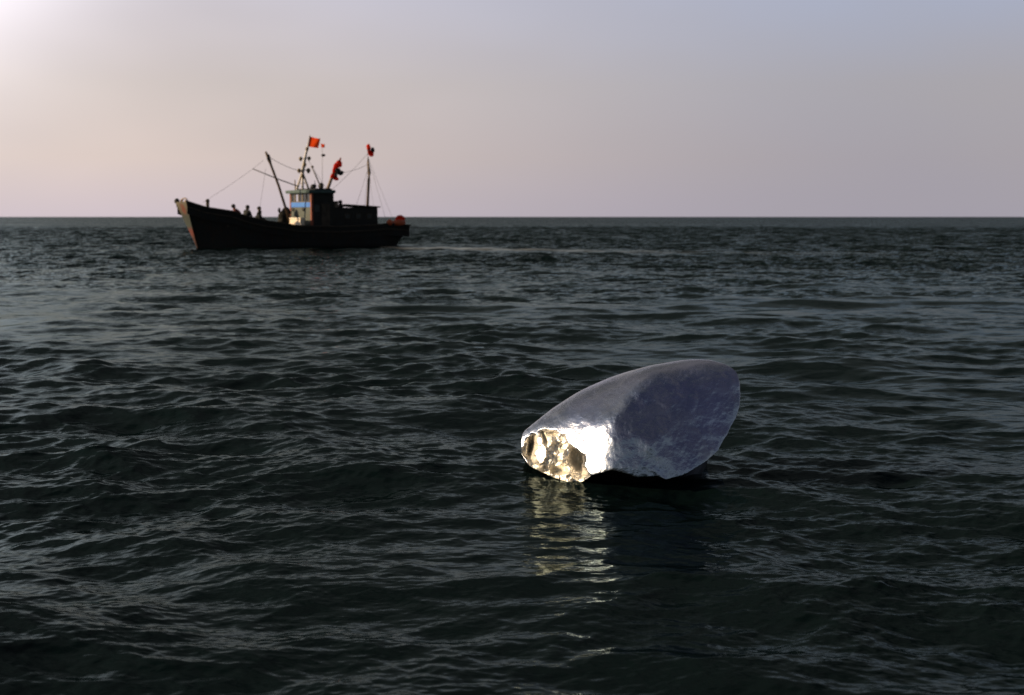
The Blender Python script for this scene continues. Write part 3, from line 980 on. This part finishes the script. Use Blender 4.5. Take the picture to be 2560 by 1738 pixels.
bo = pole('derrick_boom', [(.75, .1, 1.6), (1.5, .05, 4.0), (2.02, 0, 5.40), (2.10, 0, 5.62), (2.34, 0, 6.15)], [.085, .08, .075, .12, .06], M['pole'])
m = MB(); m.ball((2.16, .02, 5.78), (.12, .10, .22)); m.build('pulley_block', M['black'], bo, smooth=True)
sp_ = pole('gaff_spar', [(3.2, -.1, 5.05), (1.4, 0, 4.38), (.1, .1, 3.95)], [.03, .035, .035], M['wire'])
m = MB()
m.tube([(-.20, .0, 4.85), (-.45, 0, 6.0), (-.62, 0, 6.6), (-.78, 0, 7.32)], [.13, .09, .06, .03], 8)
m.tube([(-.20, .0, 4.9), (-.02, -.5, 3.78)], .075, 8)
m.tube([(-.20, .0, 4.9), (-.05, .35, 3.78)], .075, 8)
m.tube([(-.20, .0, 4.9), (-.62, .05, 3.78)], .075, 8)
m.tube([(-.02, -.33, 4.15), (-.45, .05, 4.2)], .03, 6)
m.tube([(.05, 0, 5.01), (-.60, 0, 5.03)], .03, 6)
m.tube([(-.08, 0, 5.78), (-.70, 0, 5.80)], .025, 6)
sm = m.build('signal_mast', M['white'], boat, smooth=True)
for (x, z, r_) in ((-.06, 5.76, .12), (-.66, 5.80, .115), (-.33, 5.38, .125), (.06, 4.99, .125), (-.60, 5.01, .14), (-.52, 6.40, .115), (-.17, 4.62, .15)):
    m = MB(); m.ball((x, .08, z), (r_, r_, r_ * 1.1)); m.tube([(x, .08, z - r_ * 1.3), (x, .08, z - r_ * .7)], r_ * .6, 8)
    m.build('signal_lamp', M['brass'], sm, smooth=True)
# aerial frame right of the mast
ar = pole('aerial_rod', [(-1.55, .1, 3.75), (-1.1, .05, 4.75), (-.92, 0, 5.15)], [.04, .045, .03], M['wire'])
m = MB(); m.ball((-.92, 0, 5.25), .09); m.build('aerial_lamp', M['brass'], ar, smooth=True)


def flag_part(name, quad, mat, parent, wave=.05, n=10, ph=0.0):
    """cloth between four corners (hoist top, fly top, fly bottom, hoist bottom)"""
    a, b, c_, d = [Vector(q) for q in quad]
    P_ = []
    for i in range(n + 1):
        s_ = i / n
        row = []
        for j in range(n + 1):
            t_ = j / n
            p = a.lerp(b, s_).lerp(d.lerp(c_, s_), t_)
            p = p + Vector((.3, 1, 0)) * wave * s_ * math.sin(6 * s_ + 2.2 * t_ + ph) + Vector((0, 0, -.4)) * wave * math.sin(math.pi * s_) * (1 - t_)
            row.append(tuple(p))
        P_.append(row)
    m_ = MB()
    nn_ = n + 1
    m_.add([p for row in P_ for p in row], [(i * nn_ + j, (i + 1) * nn_ + j, (i + 1) * nn_ + j + 1, i * nn_ + j + 1) for i in range(n) for j in range(n)])
    return m_.build(name, mat, parent, smooth=True)


flag_part('flag', [(-.76, .02, 7.22), (-1.52, .02, 7.10), (-1.34, .02, 6.47), (-.62, .02, 6.55)], M['flag'], sm, .07)
# thin marker pole with a red pennant and a black ball
ap = pole('marker_pole', [(-1.62, .0, 3.8), (-1.66, 0, 6.75)], [.014, .010], M['wire'], seg=6)
m = MB(); m.ball((-1.72, 0, 6.02), (.15, .12, .09)); m.build('marker_ball', M['black'], ap, smooth=True)
flag_part('pennant', [(-1.56, .0, 6.78), (-1.84, .0, 6.74), (-1.82, .0, 6.52), (-1.58, .0, 6.52)], M['flag'], ap, .03)
# bundle of furled flags on raked poles
fpz = pole('flag_bundle_pole', [(-1.98, 0, 3.75), (-2.42, 0, 4.85), (-2.78, 0, 5.55), (-2.98, 0, 5.90)], [.11, .10, .05, .02], M['pale_pole'])
m = MB()
m.tube([(-2.98, 0, 5.86), (-2.92, 0, 5.68)], [.05, .06], 8)
for p, r_ in (((-2.85, .02, 5.48), (.22, .14, .22)), ((-2.62, .05, 5.28), (.19, .14, .24)), ((-2.47, .05, 5.02), (.13, .12, .22))):
    m.ball(p, r_, 14, 10, lump=.22, seed=int(p[2] * 100))
m.build('furled_flag', M['red_cloth'], fpz, smooth=True)
m = MB()
for p, r_ in (((-2.38, .06, 4.66), (.19, .14, .19)), ((-2.62, .04, 4.50), (.18, .12, .12))):
    m.ball(p, r_, 14, 10, lump=.22, seed=int(p[2] * 90))
m.build('furled_flag', M['red_cloth'], fpz, smooth=True)
m = MB()
for p, r_ in (((-2.70, .16, 4.98), (.22, .14, .20)), ((-2.90, .14, 4.88), (.20, .12, .15)), ((-2.52, .14, 4.72), (.12, .12, .14))):
    m.ball(p, r_, 14, 10, lump=.25, seed=int(p[2] * 80))
m.build('furled_flag', M['black'], fpz, smooth=True)
# aft mast
am = pole('aft_mast', [(-4.93, 0, 2.6), (-4.99, 0, 3.6), (-5.03, .04, 4.5), (-5.08, .02, 4.9), (-5.00, 0, 5.6), (-5.02, 0, 6.5), (-5.0, 0, 6.75)], [.095, .09, .085, .115, .075, .07, .04], M['pole'])
m = MB()
for p, r_ in (((-5.05, 0, 6.62), (.14, .12, .22)), ((-5.24, 0, 6.22), (.20, .14, .20)), ((-5.10, 0, 6.32), (.14, .1, .16))):
    m.ball(p, r_, 14, 10, lump=.2, seed=int(p[2] * 70))
m.build('furled_flag', M['red_cloth'], am, smooth=True)
m = MB(); m.ball((-5.30, .12, 6.45), (.14, .1, .17), lump=.2, seed=4); m.build('furled_flag', M['black'], am, smooth=True)


def wire(a, b, sag=.06, r=.010, parent=boat):
    a, b = Vector(a), Vector(b)
    pts = [tuple(a.lerp(b, t) - Vector((0, 0, sag * 4 * t * (1 - t)))) for t in [i / 8 for i in range(9)]]
    m_ = MB(); m_.tube(pts, r, 5)
    return m_.build('stay', M['wire'], parent)


wire((2.15, 0, 5.85), (-.15, 0, 4.95), .12, .016)
wire((3.2, -.1, 5.05), (6.6, 0, 2.9), .05, .009)
wire((2.5, 0, 5.6), (3.2, -.1, 5.05), .0, .009)
wire((2.35, 0, 5.1), (3.1, .6, 2.3), .0, .009)
wire((-4.99, 0, 5.5), (-2.9, 0, 4.9), .12, .012)
wire((-4.99, 0, 6.2), (-2.0, .6, 3.75), .08, .011)
wire((-5.0, 0, 5.2), (-3.6, 1.0, 2.8), .05, .010)
wire((-5.0, 0, 5.3), (-4.1, 1.2, 2.7), .05, .009)
wire((-5.0, 0, 5.8), (-4.7, 1.3, 2.7), .0, .007)
wire((-5.0, 0, 6.0), (-5.9, .9, 1.6), .0, .009)
wire((-5.0, 0, 6.0), (-6.7, .6, 1.5), .05, .007)
wire((-.5, 0, 5.9), (-1.75, .4, 3.8), .05, .011)


# ------------------------------------------------------------------ things aboard (each on its own)
def aboard(o, label, cat, group=None):
    o.matrix_world = BM @ o.matrix_world
    return tag(o, label, cat, group)


def local_thing(m_, name, mat, c, label, cat, group=None, smooth=True, bevel=0):
    m_.v = [(v[0] - c[0], v[1] - c[1], v[2] - c[2]) for v in m_.v]
    o = m_.build(name, mat, None, smooth=smooth, bevel=bevel)
    o.location = BM @ Vector(c)
    o.rotation_euler = (0, 0, math.pi + HEAD)
    return tag(o, label, cat, group)


# sunlit cream chest before the wheelhouse
c0 = (.68, 1.0, .84)
ch = empty('deck_chest', BM @ Vector(c0), math.pi + HEAD)
tag(ch, 'cream deck chest glowing in the sun at the foot of the wheelhouse', 'chest')
m = MB(); m.box(-.14, .14, -.92, .86, 0, 1.0); m.build('chest_body', M['cream'], ch, bevel=.03)
m = MB(); m.box(-.17, .18, -.95, .89, 1.004, 1.10, .03, .03); m.build('lid', M['cream'], ch, bevel=.02)
m = MB(); m.box(.142, .16, -.06, .04, .62, .80); m.build('latch', M['house_wood'], ch)
# dark net bundle at the foot of the boom
m = MB()
for p, r_ in (((.66, -1.0, 1.98), (.42, .40, .46)), ((.54, -1.0, 2.28), (.28, .32, .34)), ((.80, -1.0, 1.60), (.34, .38, .45)), ((.60, -1.1, 1.35), (.36, .35, .5)), ((1.02, -1.0, 2.42), (.09, .09, .16))):
    m.ball(p, r_, 22, 16, lump=.10, seed=int(p[2] * 60))
m.tube([(.8, -1.0, 2.1), (1.02, -1.0, 2.35)], .08)
local_thing(m, 'net_bundle', M['net'], (.7, -1.0, .85), 'rounded dark bundle of netting heaped at the foot of the slanting boom', 'net')
# fender on the far bow corner
m = MB(); m.ball((7.98, -.88, 2.98), (.17, .17, .17), lump=.06); m.tube([(7.98, -.88, 2.6), (7.98, -.88, 2.85)], .05)
local_thing(m, 'bow_fender', M['fender'], (7.98, -.88, 2.6), 'round black rubber fender on the tip of the bow', 'fender')
# orange floats at the stern
m = MB(); m.ball((-5.62, 1.85, 1.62), (.22, .18, .19), lump=.08); m.tube([(-5.62, 1.85, 1.80), (-5.62, 1.85, 1.86)], .04, 8)
local_thing(m, 'net_float', M['orange'], (-5.62, 1.85, 1.4), 'small orange net float on the stern rail, nearest the cabin', 'float', 'orange gear at the stern')
m = MB(); m.tube([(-5.98, 1.80, 1.60), (-6.35, 1.74, 1.60), (-6.80, 1.64, 1.62)], [.16, .20, .16], 12)
local_thing(m, 'fender_roll', M['orange'], (-6.4, 1.45, 1.4), 'long orange roll lying along the stern rail', 'fender', 'orange gear at the stern')
m = MB(); m.ball((-6.72, 1.25, 1.82), (.34, .28, .28), 16, 12, lump=.14, seed=5); m.ball((-6.95, 1.0, 1.70), (.22, .2, .22), 14, 10, lump=.12, seed=6)
local_thing(m, 'float_sack', M['red_cloth'], (-6.8, 1.1, 1.5), 'red heaped sack of floats at the very stern, highest of the orange gear', 'sack', 'orange gear at the stern')


# ------------------------------------------------------------------ people aboard
def person(J, label, jacket, hat=None, face=0.0):
    """J: joints in boat coordinates; one skinned body, clothing by region"""
    names = list(J)
    V = {k: Vector(v) for k, v in J.items()}
    rad = dict(pelvis=.20, belly=.23, chest=.26, neck=.08, head=.125, crown=.11, chin=.055, nose=.016,
               shoL=.10, shoR=.10, elbL=.07, elbR=.07, wriL=.032, wriR=.032, palL=.035, palR=.035,
               hipL=.10, hipR=.10, kneL=.065, kneR=.065, ankL=.045, ankR=.045, toeL=.04, toeR=.04)
    fw = Vector((math.cos(face), math.sin(face), 0))
    V['crown'] = V['head'] + Vector((0, 0, .075)) - fw * .01
    V['chin'] = V['head'] + fw * .055 - Vector((0, 0, .075))
    V['nose'] = V['head'] + fw * .115 - Vector((0, 0, .01))
    edges = [('pelvis', 'belly'), ('belly', 'chest'), ('chest', 'neck'), ('neck', 'head'), ('head', 'crown'), ('head', 'chin'), ('head', 'nose')]
    for s_ in 'LR':
        edges += [('chest', 'sho' + s_), ('sho' + s_, 'elb' + s_), ('elb' + s_, 'wri' + s_), ('wri' + s_, 'pal' + s_),
                  ('pelvis', 'hip' + s_), ('hip' + s_, 'kne' + s_), ('kne' + s_, 'ank' + s_), ('ank' + s_, 'toe' + s_)]
        w_, e_ = V['wri' + s_], V['elb' + s_]
        d = (w_ - e_).normalized()
        V['pal' + s_] = w_ + d * .07
        sidev = d.cross(Vector((0, 0, 1)))
        if sidev.length < .1: sidev = Vector((0, 1, 0))
        sidev.normalize()
        for fi, (o_, ln) in enumerate(((-.030, .065), (-.010, .075), (.012, .070), (.032, .055))):
            a = 'fa%s%d' % (s_, fi); b = 'fb%s%d' % (s_, fi)
            V[a] = V['pal' + s_] + sidev * o_ + d * .03
            V[b] = V[a] + d * ln * .8 - Vector((0, 0, .03))
            rad[a] = .010; rad[b] = .008
            edges += [('pal' + s_, a), (a, b)]
        V['th' + s_] = w_ + d * .05 + sidev * .055
        rad['th' + s_] = .011
        edges.append(('pal' + s_, 'th' + s_))
    org = V['pelvis'].copy()
    keys = list(V)
    me = bpy.data.meshes.new('person')
    me.from_pydata([tuple(V[k] - org) for k in keys], [(keys.index(a), keys.index(b)) for a, b in edges], [])
    o = bpy.data.objects.new('person', me)
    COL.objects.link(o)
    o.modifiers.new('skin', 'SKIN')
    for i, k in enumerate(keys):
        sv = me.skin_vertices[0].data[i]
        sv.radius = (rad[k], rad[k])
        sv.use_root = (k == 'pelvis')
    sb = o.modifiers.new('sub', 'SUBSURF'); sb.levels = 1; sb.render_levels = 1
    dg = bpy.context.evaluated_depsgraph_get()
    nm = bpy.data.meshes.new_from_object(o.evaluated_get(dg))
    o.modifiers.clear()
    o.data = nm
    nm.materials.clear()
    for mm in (jacket, M['skin'], M['trousers'], M['fender']): nm.materials.append(mm)
    pos = [(V[k] - org) for k in keys]
    def cls(k):
        if k in ('head', 'crown', 'chin', 'nose') or k.startswith(('pal', 'fa', 'fb', 'th')): return 1
        if k.startswith(('hip', 'kne')): return 2
        if k.startswith(('ank', 'toe')): return 3
        return 0
    for p in nm.polygons:
        c_ = p.center
        b = min(range(len(keys)), key=lambda i: (pos[i] - c_).length - rad[keys[i]])
        p.material_index = cls(keys[b])
        p.use_smooth = True
    o.location = BM @ org
    o.rotation_euler = (0, 0, math.pi + HEAD)
    tag(o, label, 'person', 'people aboard the fishing boat')
    # hair or cap, a child
    m_ = MB()
    h = V['head'] - org
    m_.ball((h.x - fw.x * .015, h.y - fw.y * .015, h.z + .05), (.138, .13, .125), 14, 10, lump=.04)
    if hat:
        m_.ball((h.x + fw.x * .10, h.y + fw.y * .10, h.z + .055), (.07, .07, .015), 12, 6)
    m_.build('cap' if hat else 'hair', M[hat] if hat else M['hair'], o, smooth=True)
    return o


def seated(x, y, z, lean=0.0, turn=0.0, reach=.3, scale=1.0):
    """sitting pose: z is the seat height; turn is the facing angle"""
    f = Vector((math.cos(turn), math.sin(turn), 0)); l = Vector((-f.y, f.x, 0)); u_ = Vector((0, 0, 1)); b = Vector((x, y, z + .12))
    def P_(a, c, d): return tuple(b + f * a * scale + l * c * scale + u_ * d * scale)
    ln = lean
    J = dict(pelvis=P_(0, 0, 0), belly=P_(ln * .35, 0, .20), chest=P_(ln * .8, 0, .40), neck=P_(ln * 1.1, 0, .53), head=P_(ln * 1.3 + .02, 0, .66))
    for s_, k in (('L', 1), ('R', -1)):
        J['sho' + s_] = P_(ln * .9, .19 * k, .47)
        J['elb' + s_] = P_(ln * .8 + .10, .25 * k, .20)
        J['wri' + s_] = P_(ln * .8 + reach, .14 * k, .12)
        J['hip' + s_] = P_(.02, .11 * k, -.02)
        J['kne' + s_] = P_(.42, .15 * k, .06)
        J['ank' + s_] = P_(.44, .15 * k, -.38)
        J['toe' + s_] = P_(.60, .15 * k, -.42)
    return J


person(seated(4.50, .95, 1.74, scale=1.15, lean=-.32, turn=math.pi * .98, reach=.25), 'person in a red collared jacket leaning on the foredeck bulwark, frontmost of the crew', M['jacket_red'], face=math.pi)
person(seated(3.92, .35, 1.66, lean=.10, turn=R(200), scale=1.2), 'person in a dark jacket sitting hunched on the foredeck, middle of the three forward', M['jacket_dark'], hat='black', face=R(200))
person(seated(3.46, .75, 1.44, lean=.22, turn=R(170), scale=1.05), 'person crouching low against the back of the hunched person on the foredeck', M['jacket_dark'], face=R(170))
person(seated(3.00, .25, 1.58, lean=.02, turn=R(150), scale=1.2), 'person in dark clothes sitting alone with knees drawn up on the hold hatch', M['jacket_dark'], face=R(150))
# someone standing between wheelhouse and aft cabin
J = seated(-2.55, .55, 2.25, lean=0, turn=R(180))
bx_, by_, bz_ = -2.62, .6, 2.28
J.update(pelvis=(bx_, by_, bz_), belly=(bx_, by_, bz_ + .15), chest=(bx_, by_, bz_ + .33), neck=(bx_, by_, bz_ + .50), head=(bx_ - .02, by_, bz_ + .64))
for s_, k in (('L', 1), ('R', -1)):
    J['sho' + s_] = (bx_, by_ - .19 * k, bz_ + .42); J['elb' + s_] = (bx_ - .06, by_ - .26 * k, bz_ + .16); J['wri' + s_] = (bx_ - .26, by_ - .2 * k, bz_ + .12)
    J['hip' + s_] = (bx_, by_ - .1 * k, bz_ - .05); J['kne' + s_] = (bx_ - .04, by_ - .12 * k, bz_ - .48); J['ank' + s_] = (bx_, by_ - .12 * k, bz_ - .90); J['toe' + s_] = (bx_ - .15, by_ - .12 * k, bz_ - .94)
person(J, 'person in dark clothes standing behind the wheelhouse beside the aft cabin roof', M['jacket_dark'], face=math.pi)
